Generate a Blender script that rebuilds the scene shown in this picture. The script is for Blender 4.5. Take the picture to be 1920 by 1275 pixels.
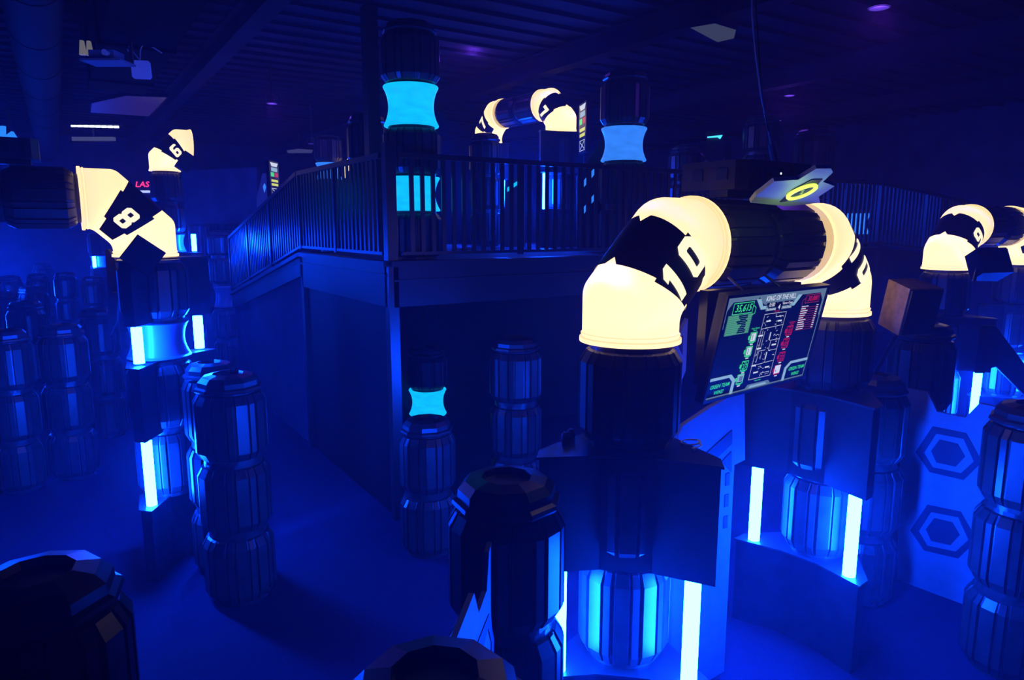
import bpy, bmesh, math, random
from mathutils import Vector, Matrix
R = math.radians
random.seed(7)
for o in list(bpy.data.objects): bpy.data.objects.remove(o)
sc = bpy.context.scene
COL = sc.collection

# ---------------------------------------------------------------- camera
FPX, PITCH, EYE, YAW = 1300.0, R(9.3), 2.9, R(57)
cd = bpy.data.cameras.new('camera'); cam = bpy.data.objects.new('camera', cd); COL.objects.link(cam)
cd.sensor_width = 36; cd.sensor_fit = 'HORIZONTAL'; cd.lens = 36*FPX/1920; cd.clip_start = 0.05; cd.clip_end = 200
cam.location = (0, 0, EYE); cam.rotation_euler = (R(90)-PITCH, 0, YAW-R(90))
sc.camera = cam
# ---------------------------------------------------------------- world, view, sampling
wd = bpy.data.worlds.new('world'); sc.world = wd; wd.use_nodes = True
wd.node_tree.nodes['Background'].inputs[0].default_value = (0.02, 0.01, 0.1, 1)
wd.node_tree.nodes['Background'].inputs[1].default_value = 0.0
HAZE_D = 0.0078                                  # haze of the fog machines fills the whole hall evenly
hs = wd.node_tree.nodes.new('ShaderNodeVolumeScatter')
hs.inputs['Color'].default_value = (1.0, 0.6, 1.0, 1); hs.inputs['Density'].default_value = HAZE_D; hs.inputs['Anisotropy'].default_value = 0.55
wd.node_tree.links.new(hs.outputs[0], wd.node_tree.nodes['World Output'].inputs['Volume'])
vs = sc.view_settings
sc.display_settings.display_device = 'sRGB'
vs.view_transform = 'Standard'; vs.look = 'None'; vs.gamma = 1; vs.use_curve_mapping = False; vs.exposure = 0.0
cy = sc.cycles
cy.use_denoising = True; cy.max_bounces = 4; cy.diffuse_bounces = 2; cy.glossy_bounces = 2; cy.transmission_bounces = 2
cy.volume_bounces = 0; cy.sample_clamp_indirect = 4.0; cy.caustics_reflective = False; cy.caustics_refractive = False
cy.use_light_tree = True
# brightness of the hall's lamps and of the added violet ones
TUBE_L = 620.0
TUBE_RGB = (0.0013, 0.042, 1.0)
CREAM_E = 0.80
UV_W = 16.0

def lamp(name, loc, rgb, watts, radius=0.08):
    l = bpy.data.lights.new(name, 'POINT'); l.color = rgb; l.energy = watts; l.shadow_soft_size = radius
    o = bpy.data.objects.new(name, l); COL.objects.link(o); o.location = loc
    return o

# ---------------------------------------------------------------- measuring helpers (1920x1275 photograph, floor plan aligned to the platform)
Fv = Vector((math.cos(YAW), math.sin(YAW), 0)); Rv = Vector((math.sin(YAW), -math.cos(YAW), 0)); Zv = Vector((0, 0, 1))
Wv = Fv*math.cos(PITCH) - Zv*math.sin(PITCH); Uv = Fv*math.sin(PITCH) + Zv*math.cos(PITCH)
CAM = Vector((0, 0, EYE))
def ray(u, v): return Rv*((u-960)/FPX) + Uv*((637.5-v)/FPX) + Wv
def at_z(u, v, z):
    d = ray(u, v); return CAM + d*((z-EYE)/d.z)
def at_g(u, v, g):
    d = ray(u, v); return CAM + d*(g/d.dot(Fv))
def on_plane(u, v, p, n):
    d = ray(u, v); return CAM + d*((Vector(p)-CAM).dot(n)/d.dot(n))

# ---------------------------------------------------------------- materials
def principled(name, rgb, rough=0.5, spec=0.5, metal=0.0, noise=0.0, scale=30.0, bump=0.0):
    m = bpy.data.materials.new(name); m.use_nodes = True
    nt = m.node_tree; b = nt.nodes['Principled BSDF']
    b.inputs['Base Color'].default_value = (*rgb, 1); b.inputs['Roughness'].default_value = rough
    b.inputs['Specular IOR Level'].default_value = spec; b.inputs['Metallic'].default_value = metal
    if noise or bump:
        tc = nt.nodes.new('ShaderNodeTexCoord'); n = nt.nodes.new('ShaderNodeTexNoise')
        n.inputs['Scale'].default_value = scale; n.inputs['Detail'].default_value = 4
        nt.links.new(tc.outputs['Object'], n.inputs['Vector'])
        if noise:
            r = nt.nodes.new('ShaderNodeValToRGB')
            r.color_ramp.elements[0].position = 0.3; r.color_ramp.elements[1].position = 0.7
            r.color_ramp.elements[0].color = (*[c*(1-noise) for c in rgb], 1)
            r.color_ramp.elements[1].color = (*[min(1, c*(1+noise)) for c in rgb], 1)
            nt.links.new(n.outputs['Fac'], r.inputs['Fac']); nt.links.new(r.outputs['Color'], b.inputs['Base Color'])
        if bump:
            bp = nt.nodes.new('ShaderNodeBump'); bp.inputs['Strength'].default_value = bump; bp.inputs['Distance'].default_value = 0.01
            nt.links.new(n.outputs['Fac'], bp.inputs['Height']); nt.links.new(bp.outputs['Normal'], b.inputs['Normal'])
    return m
def glow(name, rgb, strength, base=(0.02, 0.02, 0.02), vary=0.0, scale=4.0):
    m = principled(name, base, 0.4)
    nt = m.node_tree; b = nt.nodes['Principled BSDF']
    b.inputs['Emission Color'].default_value = (*rgb, 1); b.inputs['Emission Strength'].default_value = strength
    if vary:
        tc = nt.nodes.new('ShaderNodeTexCoord'); n = nt.nodes.new('ShaderNodeTexNoise'); n.inputs['Scale'].default_value = scale
        mr = nt.nodes.new('ShaderNodeMapRange'); mr.inputs['From Min'].default_value = 0.3; mr.inputs['From Max'].default_value = 0.7
        mr.inputs['To Min'].default_value = strength*(1-vary); mr.inputs['To Max'].default_value = strength*(1+vary)
        nt.links.new(tc.outputs['Object'], n.inputs['Vector']); nt.links.new(n.outputs['Fac'], mr.inputs['Value'])
        nt.links.new(mr.outputs['Result'], b.inputs['Emission Strength'])
    return m
def lampshade(name, rgb, strength, trans):
    """Translucent plastic shade: lets the bulb inside through and gives off the light it spreads."""
    m = bpy.data.materials.new(name); m.use_nodes = True; nt = m.node_tree
    for n in list(nt.nodes): nt.nodes.remove(n)
    out = nt.nodes.new('ShaderNodeOutputMaterial'); add = nt.nodes.new('ShaderNodeAddShader')
    e = nt.nodes.new('ShaderNodeEmission'); e.inputs[0].default_value = (*rgb, 1); e.inputs[1].default_value = strength
    t = nt.nodes.new('ShaderNodeBsdfTranslucent'); t.inputs[0].default_value = (*trans, 1)
    nt.links.new(e.outputs[0], add.inputs[0]); nt.links.new(t.outputs[0], add.inputs[1]); nt.links.new(add.outputs[0], out.inputs['Surface'])
    return m
M = {}
M['drum'] = principled('black_plastic_drum', (0.028, 0.025, 0.026), 0.34, 0.5, noise=0.25, scale=9, bump=0.04)
M['box'] = principled('black_painted_board', (0.012, 0.012, 0.016), 0.6, 0.25, noise=0.3, scale=7)
M['dark'] = principled('black_metal', (0.014, 0.013, 0.015), 0.38, 0.5)
M['rail'] = principled('dark_brown_rail_paint', (0.020, 0.013, 0.012), 0.32, 0.5)
M['fascia'] = principled('dark_fascia_paint', (0.014, 0.009, 0.009), 0.42, 0.35, noise=0.2, scale=3)
M['gloss'] = principled('black_gloss_panel', (0.006, 0.005, 0.007), 0.5, 0.15)
M['floor'] = principled('dark_blue_carpet', (0.034, 0.022, 0.058), 0.9, 0.15, noise=0.35, scale=160, bump=0.3)
M['deck'] = principled('deck_carpet', (0.06, 0.06, 0.09), 0.9, 0.2, noise=0.2, scale=90)
M['wall'] = principled('dark_wall_paint', (0.06, 0.05, 0.09), 0.8, 0.2, noise=0.2, scale=2)
M['ceiling'] = principled('dark_ceiling_paint', (0.021, 0.016, 0.028), 0.85, 0.1, noise=0.3, scale=1.5)
M['board'] = principled('pale_grey_board', (0.22, 0.23, 0.27), 0.6, 0.3, noise=0.08, scale=12)
M['stencil'] = principled('dark_blue_stencil_paint', (0.03, 0.03, 0.06), 0.6, 0.3)
M['band'] = principled('black_vinyl', (0.006, 0.008, 0.012), 0.5, 0.4)
M['white'] = principled('white_plastic', (0.8, 0.8, 0.8), 0.5, 0.4)
M['grey'] = principled('grey_sheet', (0.16, 0.18, 0.22), 0.5, 0.4)
M['brown'] = principled('speaker_brown_with_painted_light', (0.30, 0.19, 0.12), 0.8, 0.2, noise=0.25, scale=20)  # brown stands for the elbow's light on a dark cabinet
M['tube'] = glow('blue_fluorescent_tube', TUBE_RGB, TUBE_L)
M['cream'] = lampshade('cream_lampshade', (1.0, 0.66, 0.29), CREAM_E, (0.85, 0.82, 0.72))
M['cream_mark'] = glow('cream_cutout', (1.0, 0.86, 0.58), 1.15)
M['aqua'] = glow('aqua_lamp_and_mark_glow', (0.004, 0.52, 1.0), 1.05, vary=0.12, scale=6)
M['azure'] = glow('azure_lamp_and_mark_glow', (0.035, 0.24, 1.0), 0.95, vary=0.12, scale=6)
M['ring'] = glow('yellow_green_ring', (0.62, 0.9, 0.10), 1.6)
M['ductm'] = principled('dark_galvanised_sheet', (0.022, 0.018, 0.022), 0.8, 0.12)
M['ductb'] = principled('matt_black_sheet', (0.006, 0.005, 0.006), 0.9, 0.03)
M['uv'] = glow('violet_lamp_glass', (0.16, 0.10, 1.0), 0.2)

# ---------------------------------------------------------------- mesh helpers
class MB:
    def __init__(s): s.v = []; s.f = []
    def rings(s, rings, cap0=True, cap1=True):
        n = len(rings[0]); b = len(s.v)
        for r in rings: s.v += [tuple(p) for p in r]
        for k in range(len(rings)-1):
            for i in range(n):
                j = (i+1) % n
                s.f.append((b+k*n+i, b+k*n+j, b+(k+1)*n+j, b+(k+1)*n+i))
        if cap0: s.f.append(tuple(b+i for i in reversed(range(n))))
        if cap1: s.f.append(tuple(b+(len(rings)-1)*n+i for i in range(n)))
        return s
    def box(s, c, d, rz=0.0, mat=None):
        x, y, z = d[0]/2, d[1]/2, d[2]/2
        m = Matrix.Translation(c) @ (mat if mat is not None else Matrix.Rotation(rz, 4, 'Z'))
        q = [(-x, -y), (x, -y), (x, y), (-x, y)]
        return s.rings([[m @ Vector((a, b, -z)) for a, b in q], [m @ Vector((a, b, z)) for a, b in q]])
    def prism(s, poly, z0, z1):
        return s.rings([[(a, b, z0) for a, b in poly], [(a, b, z1) for a, b in poly]])
    def slab(s, pts, off):                       # polygon of 3D points extruded by off
        return s.rings([[Vector(p) for p in pts], [Vector(p)+off for p in pts]])
    def tube(s, pts, r, n=8):
        pts = [Vector(p) for p in pts]; rings = []
        for i, p in enumerate(pts):
            t = (pts[min(i+1, len(pts)-1)] - pts[max(i-1, 0)]).normalized()
            a = t.orthogonal() if i == 0 else (a - t*a.dot(t))
            a = a.normalized(); b = t.cross(a)
            rings.append([p + (a*math.cos(q) + b*math.sin(q))*r for q in [2*math.pi*k/n for k in range(n)]])
        return s.rings(rings)
    def lathe(s, prof, n=32, c=(0, 0, 0), cap0=True, cap1=True, ph=0.0):
        return s.rings([[(c[0]+r*math.cos(ph+2*math.pi*k/n), c[1]+r*math.sin(ph+2*math.pi*k/n), c[2]+z) for k in range(n)] for r, z in prof], cap0, cap1)
    def mesh(s, name, mat, smooth=None):
        me = bpy.data.meshes.new(name); me.from_pydata(s.v, [], s.f)
        bm = bmesh.new(); bm.from_mesh(me); bmesh.ops.recalc_face_normals(bm, faces=bm.faces); bm.to_mesh(me); bm.free()
        me.materials.append(mat)
        if smooth:
            me.polygons.foreach_set('use_smooth', [True]*len(me.polygons))
            me.set_sharp_from_angle(angle=R(smooth))
        me.update(); return me
def put(name, me, parent=None, loc=(0, 0, 0), rz=0.0, scale=None, mat=None):
    o = bpy.data.objects.new(name, me); COL.objects.link(o)
    if mat is not None: o.matrix_local = mat
    else:
        o.location = loc; o.rotation_euler = (0, 0, rz)
        if scale is not None: o.scale = scale
    if parent is not None: o.parent = parent
    return o
def thing(name, label, cat, loc=(0, 0, 0), rz=0.0, group=None):
    o = bpy.data.objects.new(name, None); COL.objects.link(o); o.empty_display_size = 0.1
    o.location = loc; o.rotation_euler = (0, 0, rz)
    return tag(o, label, cat, group)
def tag(o, label, cat, group=None):
    o['label'] = label; o['category'] = cat
    if group: o['group'] = group
    return o
def struct(name, me, **k):
    o = put(name, me, **k); o['kind'] = 'structure'; return o

# ================================================================ THE ROOM
HX0, HX1, HY0, HY1, HC = -6.0, 19.0, -4.0, 27.0, 5.75
struct('floor', MB().box(((HX0+HX1)/2, (HY0+HY1)/2, -0.1), (HX1-HX0, HY1-HY0, 0.2)).mesh('floor', M['floor']))
struct('ceiling', MB().box(((HX0+HX1)/2, (HY0+HY1)/2, HC+0.1), (HX1-HX0, HY1-HY0, 0.2)).mesh('ceiling', M['ceiling']))
for nm, c, d in (('wall_far', ((HX0+HX1)/2, HY1+0.1, HC/2), (HX1-HX0, 0.2, HC)), ('wall_near', ((HX0+HX1)/2, HY0-0.1, HC/2), (HX1-HX0, 0.2, HC)),
                 ('wall_left', (HX0-0.1, (HY0+HY1)/2, HC/2), (0.2, HY1-HY0+0.4, HC)), ('wall_right', (HX1+0.1, (HY0+HY1)/2, HC/2), (0.2, HY1-HY0+0.4, HC))):
    struct(nm, MB().box(c, d).mesh(nm, M['wall']))
# roof beams run along Y, ribbed roof deck between them
k = 0
for x in (-2.6, 2.3, 7.0, 11.2, 15.4):
    k += 1
    b = MB(); b.box((x, 11.5, HC-0.06), (0.24, 31, 0.03)); b.box((x, 11.5, HC-0.2), (0.07, 31, 0.3)); b.box((x, 11.5, HC-0.36), (0.24, 31, 0.03))
    struct('trim_%d' % k, b.mesh('roof_beam', M['ceiling']))
b = MB()
for i in range(60):
    b.box((6.5, -3.5+i*0.5, HC-0.025), (25, 0.09, 0.05))
struct('trim_%d' % (k+1), b.mesh('roof_deck_ribs', M['ceiling']))

# ================================================================ DRUMS
DR, DH = 0.265, 0.6
def drum_mesh(name, mat=None, n=10):
    pat = [(1.0, 0), (2.2, 1), (20.0, 1), (21.2, 0), (23.2, 0), (24.2, 1), (32.6, 1), (33.6, 0)]
    prof = [(0, .80, .80), (.05, .80, .80), (.065, .845, .87), (.17, .935, 1.0), (.83, .935, 1.0), (.935, .845, .87), (.95, .80, .80), (1, .80, .80)]
    rings = []
    for z, g, p in prof:
        ring = []
        for i in range(n):
            for a, w in pat:
                q = R(a*36/36 + i*360/n)
                rr = DR*(p if w else g)
                ring.append((rr*math.cos(q), rr*math.sin(q), z*DH))
        rings.append(ring)
    return MB().rings(rings).mesh(name, mat or M['drum'])
DRUM = drum_mesh('ribbed_drum')
CAP = MB().lathe([(.235, 0), (.248, .015), (.243, .032), (.222, .042), (.219, .078), (.186, .112), (.114, .128), (.104, .100)], 10).mesh('faceted_cap', M['drum'])

def bollard(p, label, drums=3, rz=None, r=DR, z0=0.0, cap=True, dh=0.565, group='ribbed drum bollards'):
    rz = random.uniform(0, 6.28) if rz is None else rz
    t = thing('drum_bollard', label, 'bollard', (p[0], p[1], z0), rz, group)
    s = r/DR
    for i in range(drums):
        put('drum', DRUM, t, (0, 0, i*dh), R(7*i), (s, s, dh/DH))
    if cap: put('cap', CAP, t, (0, 0, drums*dh-0.02), 0, (s, s, 1))
    return t

# ================================================================ LIGHT PILLARS
def bow(L=0.42, e=0.33, g=0.0):
    """plan of a tower box: front edge folds back towards its middle, flat back"""
    return [(-L-g, -e-g), (-0.13, -e+0.085-g), (0.13, -e+0.085-g), (L+g, -e-g), (L+g, -e+0.10+g), (0.21, 0.13+g), (-0.21, 0.13+g), (-L-g, -e+0.10+g)]
TUBE = MB().lathe([(0.030, 0), (0.040, 0.004), (0.040, 0.996), (0.030, 1)], 20).mesh('light_tube', M['tube'])
HOUR = {}
def hourglass(key):
    if key not in HOUR:
        prof = [(.245, 0), (.25, .03)] + [(.205+.045*(2*q-1)**2, .03+.94*q) for q in [i/14 for i in range(15)]] + [(.25, .97), (.245, 1)]
        HOUR[key] = MB().lathe(prof, 40).mesh('hourglass_shade', M[key]) if key in M else None
        HOUR[key].polygons.foreach_set('use_smooth', [True]*len(HOUR[key].polygons))
    return HOUR[key]
M['waist'] = principled('satin_blue_grey_plastic', (0.10, 0.13, 0.2), 0.3, 0.5)
def pillar(p, rz, label, levels, tubes=(-1, 1), group='light towers', L=0.42, e=0.33, z0=0.0, name='light_tower', cat='tower', r=DR):
    """levels: (kind, z0, z1) from the floor up: box, gap, waist, drum, aqua, azure"""
    t = thing(name, label, cat, (p[0], p[1], z0), rz, group)
    s = r/DR
    for kind, a, b in levels:
        if kind == 'box':
            m = MB(); m.prism(bow(L, e), a, b)
            put('side_box', m.mesh('side_box', M['box']), t)
            pl = MB(); pl.prism(bow(L, e, 0.012), b, b+0.012)
            put('box_lid', pl.mesh('box_lid', M['dark']), t)
            if a > 0.3: put('core_drum', DRUM, t, (0, 0, a), R(9), (s*1.02, s*1.02, (b-a)/DH))
        elif kind == 'gap':
            put('core_drum', DRUM, t, (0, 0, a), R(4), (s*0.94, s*0.94, (b-a)/DH))
        elif kind == 'waist':
            put('waist', hourglass('waist'), t, (0, 0, a), 0, (1, 1, b-a))
        elif kind in ('aqua', 'azure'):
            put('lamp_shade', hourglass(kind), t, (0, 0, a), 0, (s, s, b-a))
        elif kind == 'drum':
            put('core_drum', DRUM, t, (0, 0, a), R(13), (s, s, (b-a)/DH))
        elif kind == 'cap':
            put('cap', CAP, t, (0, 0, a), 0, (s, s, (b-a)/0.15))
        if kind in ('gap', 'waist'):
            for sx in tubes:
                put('light_tube', TUBE, t, (sx*(L-0.095), -e+0.075, a+0.014), 0, (1, 1, b-a-0.03))
    return t

# ================================================================ ELBOW ARCHES
ER, LV, LD, LH = 0.245, 0.20, 0.40, 0.17
T22 = math.tan(R(22.5)); FIL = 0.045
S45 = math.sin(R(45))
EX, EZ = LD*S45 + LH, LV + LD*S45               # where the level end's centre lies, from the foot's centre
def eline(ph, r):
    """one line along the elbow's skin at angle ph: foot, two mitred corners, level end (2D, x outward, z up)"""
    c = r*math.cos(ph); y = r*math.sin(ph)
    a = Vector((-c, y, 0)); b = Vector((-c, y, LV + c*T22))
    d = Vector((EX - LH - c*T22, y, EZ + c)); e = Vector((EX, y, EZ + c))
    return a, b, d, e
def ediag(s, ph, r):
    """point at s from the middle of the slanting length"""
    a, b, d, e = eline(ph, r); m = (b+d)/2
    return m + Vector((S45, 0, S45))*s
def fillet(p, a, b, n=5):
    """rounded corner at p between a and b"""
    u = (a-p).normalized(); v = (b-p).normalized()
    p0 = p+u*FIL; p1 = p+v*FIL
    return [p0*(1-t)**2 + p*2*t*(1-t) + p1*t*t for t in [i/n for i in range(n+1)]]
def elbow_mesh():
    cols = []
    N = 44
    for k in range(N):
        ph = 2*math.pi*k/N
        a, b, d, e = eline(ph, ER)
        o = Vector((-math.cos(ph), math.sin(ph), 0)); o2 = Vector((0, math.sin(ph), math.cos(ph)))
        col = [a+Vector((0, 0, z))+o*w for z, w in ((0, .0), (0, .014), (.022, .014), (.026, .002), (.034, .002), (.038, .007), (.044, .007), (.048, 0))]
        col += fillet(b, a, d) + [(b*(1-t)+d*t) for t in (.35, .5, .65)] + fillet(d, b, e)
        col += [e-Vector((x, 0, 0))+o2*w for x, w in ((.048, 0), (.044, .007), (.038, .007), (.034, .002), (.026, .002), (.022, .014), (0, .014), (0, 0))]
        cols.append(col)
    rings = [[cols[k][i] for k in range(N)] for i in range(len(cols[0]))]
    return MB().rings(rings, False, False).mesh('elbow_shade', M['cream'], 40)
ELBOW = elbow_mesh()
def band_mesh():
    m = MB(); rows = []
    def half(d):
        d = abs(d); L = 0.56*(LD/2 + ER*math.cos(R(d))*T22)
        if d < 9: L -= 0.045*(1-d/9)
        if 58 < d < 118: L += 0.022
        return L
    degs = sorted(set([x*3 for x in range(-50, 51)] + [q for w in (57.9, 58.1, 117.9, 118.1) for q in (w, -w)]))
    for dg in degs:
        L = half(dg)
        rows.append([ediag(-L+2*L*i/4, R(dg), ER+0.005) for i in range(5)])
    b = len(m.v)
    for r in rows: m.v += [tuple(p) for p in r]
    for i in range(len(rows)-1):
        for j in range(4):
            m.f.append((b+i*5+j, b+i*5+j+1, b+(i+1)*5+j+1, b+(i+1)*5+j))
    return m.mesh('number_band', M['band'], 60)
BAND = band_mesh()
# figures as outlines (outer, then holes) in a 0.6 x 1 cell
def rr(x0, y0, x1, y1, c): return [(x0+c, y0), (x1-c, y0), (x1, y0+c), (x1, y1-c), (x1-c, y1), (x0+c, y1), (x0, y1-c), (x0, y0+c)]
FIG = {
 '0': [rr(0, 0, .66, 1, .14), rr(.24, .24, .42, .76, .03)],
 '1': [[(.08, 0), (.34, 0), (.34, 1), (.16, 1), (-.04, .84), (-.04, .66), (.08, .70)]],
 '8': [[(.12, 0), (.58, 0), (.70, .12), (.70, .42), (.63, .5), (.70, .58), (.70, .88), (.58, 1), (.12, 1), (0, .88), (0, .58), (.07, .5), (0, .42), (0, .12)], rr(.25, .18, .45, .38, .02), rr(.25, .62, .45, .82, .02)],
 '6': [[(.12, 0), (.54, 0), (.66, .12), (.66, .50), (.54, .62), (.26, .62), (.26, .74), (.40, .80), (.66, .78), (.66, .90), (.54, 1), (.12, 1), (0, .88), (0, .12)], rr(.24, .2, .42, .42, .02)],
 '9': [[(.12, 1), (0, .88), (0, .50), (.12, .38), (.40, .38), (.40, .26), (.26, .20), (0, .22), (0, .10), (.12, 0), (.54, 0), (.66, .12), (.66, .88), (.54, 1)], rr(.24, .58, .42, .8, .02)],
 '7': [[(.12, 0), (.38, 0), (.66, .78), (.66, 1), (0, 1), (0, .74), (.36, .74)]],
}
def figure_mesh(ch, side, x0, hgt, width_scale=1.0, lean=0.0, mid=93):
    bm = bmesh.new()
    for loop in FIG[ch]:
        vs_ = [bm.verts.new((x+lean*y, y, 0)) for x, y in loop]
        for i in range(len(vs_)): bm.edges.new((vs_[i], vs_[(i+1) % len(vs_)]))
    bmesh.ops.triangle_fill(bm, use_beauty=True, edges=bm.edges[:])
    for i in range(1, 14):
        g = bm.verts[:]+bm.edges[:]+bm.faces[:]
        bmesh.ops.bisect_plane(bm, geom=g, plane_co=(0, i/14, 0), plane_no=(0, 1, 0))
    sg = -side
    for v in bm.verts:
        gx = (v.co.x*width_scale + x0)*hgt; gy = (v.co.y-0.5)*hgt
        v.co = ediag(sg*gx, side*(R(mid)-gy/ER), ER+0.009)
    me = bpy.data.meshes.new('number_figure'); bm.to_mesh(me); bm.free(); me.materials.append(M['cream_mark'])
    return me
def arch(p1, p2, zb, number, label, side1, elbows=(1, 2), drums=(0, 1), n_drum=2, fig_h=0.17, watts=2.3, sc1=1.0, mid=93):
    p1 = Vector((p1[0], p1[1], 0)); p2 = Vector((p2[0], p2[1], 0)); d = (p2-p1); span = d.length; az = math.atan2(d.y, d.x)
    t = thing('numbered_arch', label, 'arch', (p1.x, p1.y, zb), az, 'glowing numbered arches')
    ex, ez = EX, EZ
    for e in elbows:
        el = put('elbow_lamp', ELBOW, t, (0, 0, 0) if e == 1 else (span, 0, 0), 0 if e == 1 else math.pi)
        el['label'] = 'glowing cream elbow'
        side = side1 if e == 1 else -side1
        nb = put('number_band', BAND, el); nb['label'] = 'black band around the elbow'
        w = 0.78*len(number)-0.12
        for i, ch in enumerate(number):
            put('number_figure', figure_mesh(ch, side, -w/2+0.78*i, fig_h, 1.0, 0.12, mid), el)
        c = Matrix.Translation((p1.x, p1.y, zb)) @ Matrix.Rotation(az, 4, 'Z') @ (Matrix.Identity(4) if e == 1 else Matrix.Translation((span, 0, 0)) @ Matrix.Rotation(math.pi, 4, 'Z'))
        for q in ((0, 0, .10), (LD*S45/2+.05, 0, LV+LD*S45/2-.05)):
            q = c @ Vector(q)
            lamp('bulb', q, (1.0, 0.80, 0.58), watts/3, 0.05)
    if n_drum:
        ln = (span-2*ex)/n_drum
        for i in range(n_drum):
            m = Matrix.Translation((ex+i*ln, 0, ez)) @ Matrix.Rotation(R(90), 4, 'Y') @ Matrix.Rotation(R(11+9*i), 4, 'Z') @ Matrix.Diagonal((.93, .93, ln/DH, 1))
            put('cross_drum', DRUM, t, mat=m)
    return t

# ================================================================ THE RAISED PLATFORM
C = at_z(747, 972, 0); CX, CY = C.x, C.y
DZ, FB = 2.58, 2.14
PX1, RY, PY1 = CX+8.2, CY+2.76, CY+5.6
plat = thing('raised_platform', 'dark raised platform with railings and deep fascia in the middle of the hall', 'platform', (CX, CY, 0))
b = MB(); b.box(((CX+PX1)/2, (CY+RY)/2, DZ-0.06), (PX1-CX, RY-CY, 0.1)); b.box(((CX+1.6+PX1)/2, (RY+PY1)/2, DZ-0.06), (PX1-CX-1.6, PY1-RY, 0.1))
def plat_part(name, mb, mat):
    o = put(name, mb.mesh(name, mat), plat); o.location = (-CX, -CY, 0); return o
plat_part('deck', b, M['deck'])
plat_part('fascia', MB().box(((CX+PX1)/2, CY-0.02, (DZ+FB)/2), (PX1-CX, 0.06, DZ-FB)).box(((CX+PX1)/2, CY-0.06, DZ-0.03), (PX1-CX+0.06, 0.06, 0.05)).box(((CX+PX1)/2, CY-0.055, (DZ+FB)/2+0.03), (PX1-CX, 0.012, 0.02)), M['fascia'])
plat_part('fascia', MB().box((CX-0.02, (CY+RY)/2, (DZ+FB)/2), (0.06, RY-CY, DZ-FB)).box((CX-0.06, (CY+RY)/2, DZ-0.03), (0.06, RY-CY+0.06, 0.05)).box((CX-0.055, (CY+RY)/2, (DZ+FB)/2+0.08), (0.012, RY-CY, 0.02)), M['fascia'])
RE = CY+7.0; RZ = 1.76   # the ramp's low end in view
def ramp_z(y): return DZ+(RZ-DZ)*(y-RY)/(RE-RY)
yE = CY+7.2; zE = ramp_z(yE)
b = MB(); b.slab([(CX, RY, DZ), (CX+1.6, RY, DZ), (CX+1.6, yE, zE), (CX, yE, zE)], Vector((0, 0, -0.1)))
plat_part('ramp', b, M['deck'])
plat_part('fascia', MB().slab([(CX-0.05, RY, DZ), (CX-0.05, yE, zE), (CX-0.05, yE, zE-0.30), (CX-0.05, RY, DZ-0.30)], Vector((0.06, 0, 0))).slab([(CX-0.09, RY, DZ-0.055), (CX-0.09, yE, zE-0.055), (CX-0.09, yE, zE-0.005), (CX-0.09, RY, DZ-0.005)], Vector((0.06, 0, 0))), M['fascia'])
plat_part('side_panel', MB().box((CX+0.02, (CY+RY)/2, FB/2), (0.04, RY-CY-0.06, FB)), M['gloss'])
plat_part('side_panel', MB().slab([(CX+0.0, RY, 0), (CX+0.0, yE, 0), (CX+0.0, yE, zE-0.25), (CX+0.0, RY, DZ-0.25)], Vector((0.04, 0, 0))), M['wall'])
plat_part('side_panel', MB().box((CX+4.2, CY+2.2, FB/2), (8.0, 0.05, FB)), M['gloss'])
plat_part('side_panel', MB().slab([(PX1, CY, FB), (PX1+2.8, CY, FB-0.24), (PX1+2.8, CY, DZ-0.22), (PX1, CY, DZ)], Vector((0, 0.06, 0))), M['fascia'])
for x, y, z1 in ((CX, CY, DZ+1.08), (CX, RY, DZ-0.02), (PX1, CY, DZ)):
    plat_part('support_post', MB().box((x, y, z1/2), (0.10, 0.10, z1)), M['rail'])
plat_part('support_post', MB().box((CX+3.1, CY+0.05, FB/2), (0.09, 0.09, FB)), M['rail'])

BAL = MB().box((0, 0, 0.5), (0.042, 0.02, 1.0)).mesh('baluster', M['rail'])
def railing(a, b, label, post_every=1.38, last_post=True, h=1.0, skip0=False):
    """guard railing from floor point a to floor point b (3D)"""
    a = Vector(a); b = Vector(b); d = b-a; ln = math.hypot(d.x, d.y); az = math.atan2(d.y, d.x); sl = d.z/ln
    t = thing('guard_railing', label, 'railing', a, az, 'platform guard railings')
    def bar(nm, z, w, hh):
        m = MB(); m.slab([(0, -w/2, z), (ln, -w/2, z+sl*ln), (ln, w/2, z+sl*ln), (0, w/2, z)], Vector((0, 0, hh)))
        put(nm, m.mesh(nm, M['rail']), t)
    bar('top_rail', h-0.05, 0.06, 0.05); bar('bottom_rail', 0.05, 0.035, 0.03)
    n = int(ln/0.112)
    for i in range(1, n):
        x = ln*i/n
        put('baluster', BAL, t, (x, 0, 0.06+sl*x), 0, (1, 1, h-0.11))
    k = max(1, round(ln/post_every))
    for i in range(0 if not skip0 else 1, k+(1 if last_post else 0)):
        x = ln*i/k
        put('post', MB().box((x, 0, h/2+sl*x+0.015), (0.05, 0.05, h-0.035)).mesh('post', M['rail']), t)
    return t
railing((CX-0.03, CY+0.10, DZ), (CX-0.03, RY, DZ), 'level dark railing on the platform edge between corner post and ramp top', skip0=True)
railing((CX-0.03, RY+0.04, DZ), (CX-0.03, yE, zE), 'sloping dark railing that runs down beside the long ramp', skip0=True)
railing((CX+0.10, CY-0.03, DZ), (PX1, CY-0.03, DZ), 'long level dark railing behind the arch numbered 10', skip0=True)
railing((PX1+0.04, CY-0.03, DZ), (PX1+2.8, CY-0.03, DZ-0.22), 'short sloping railing behind the arch numbered 9', skip0=True)

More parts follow.
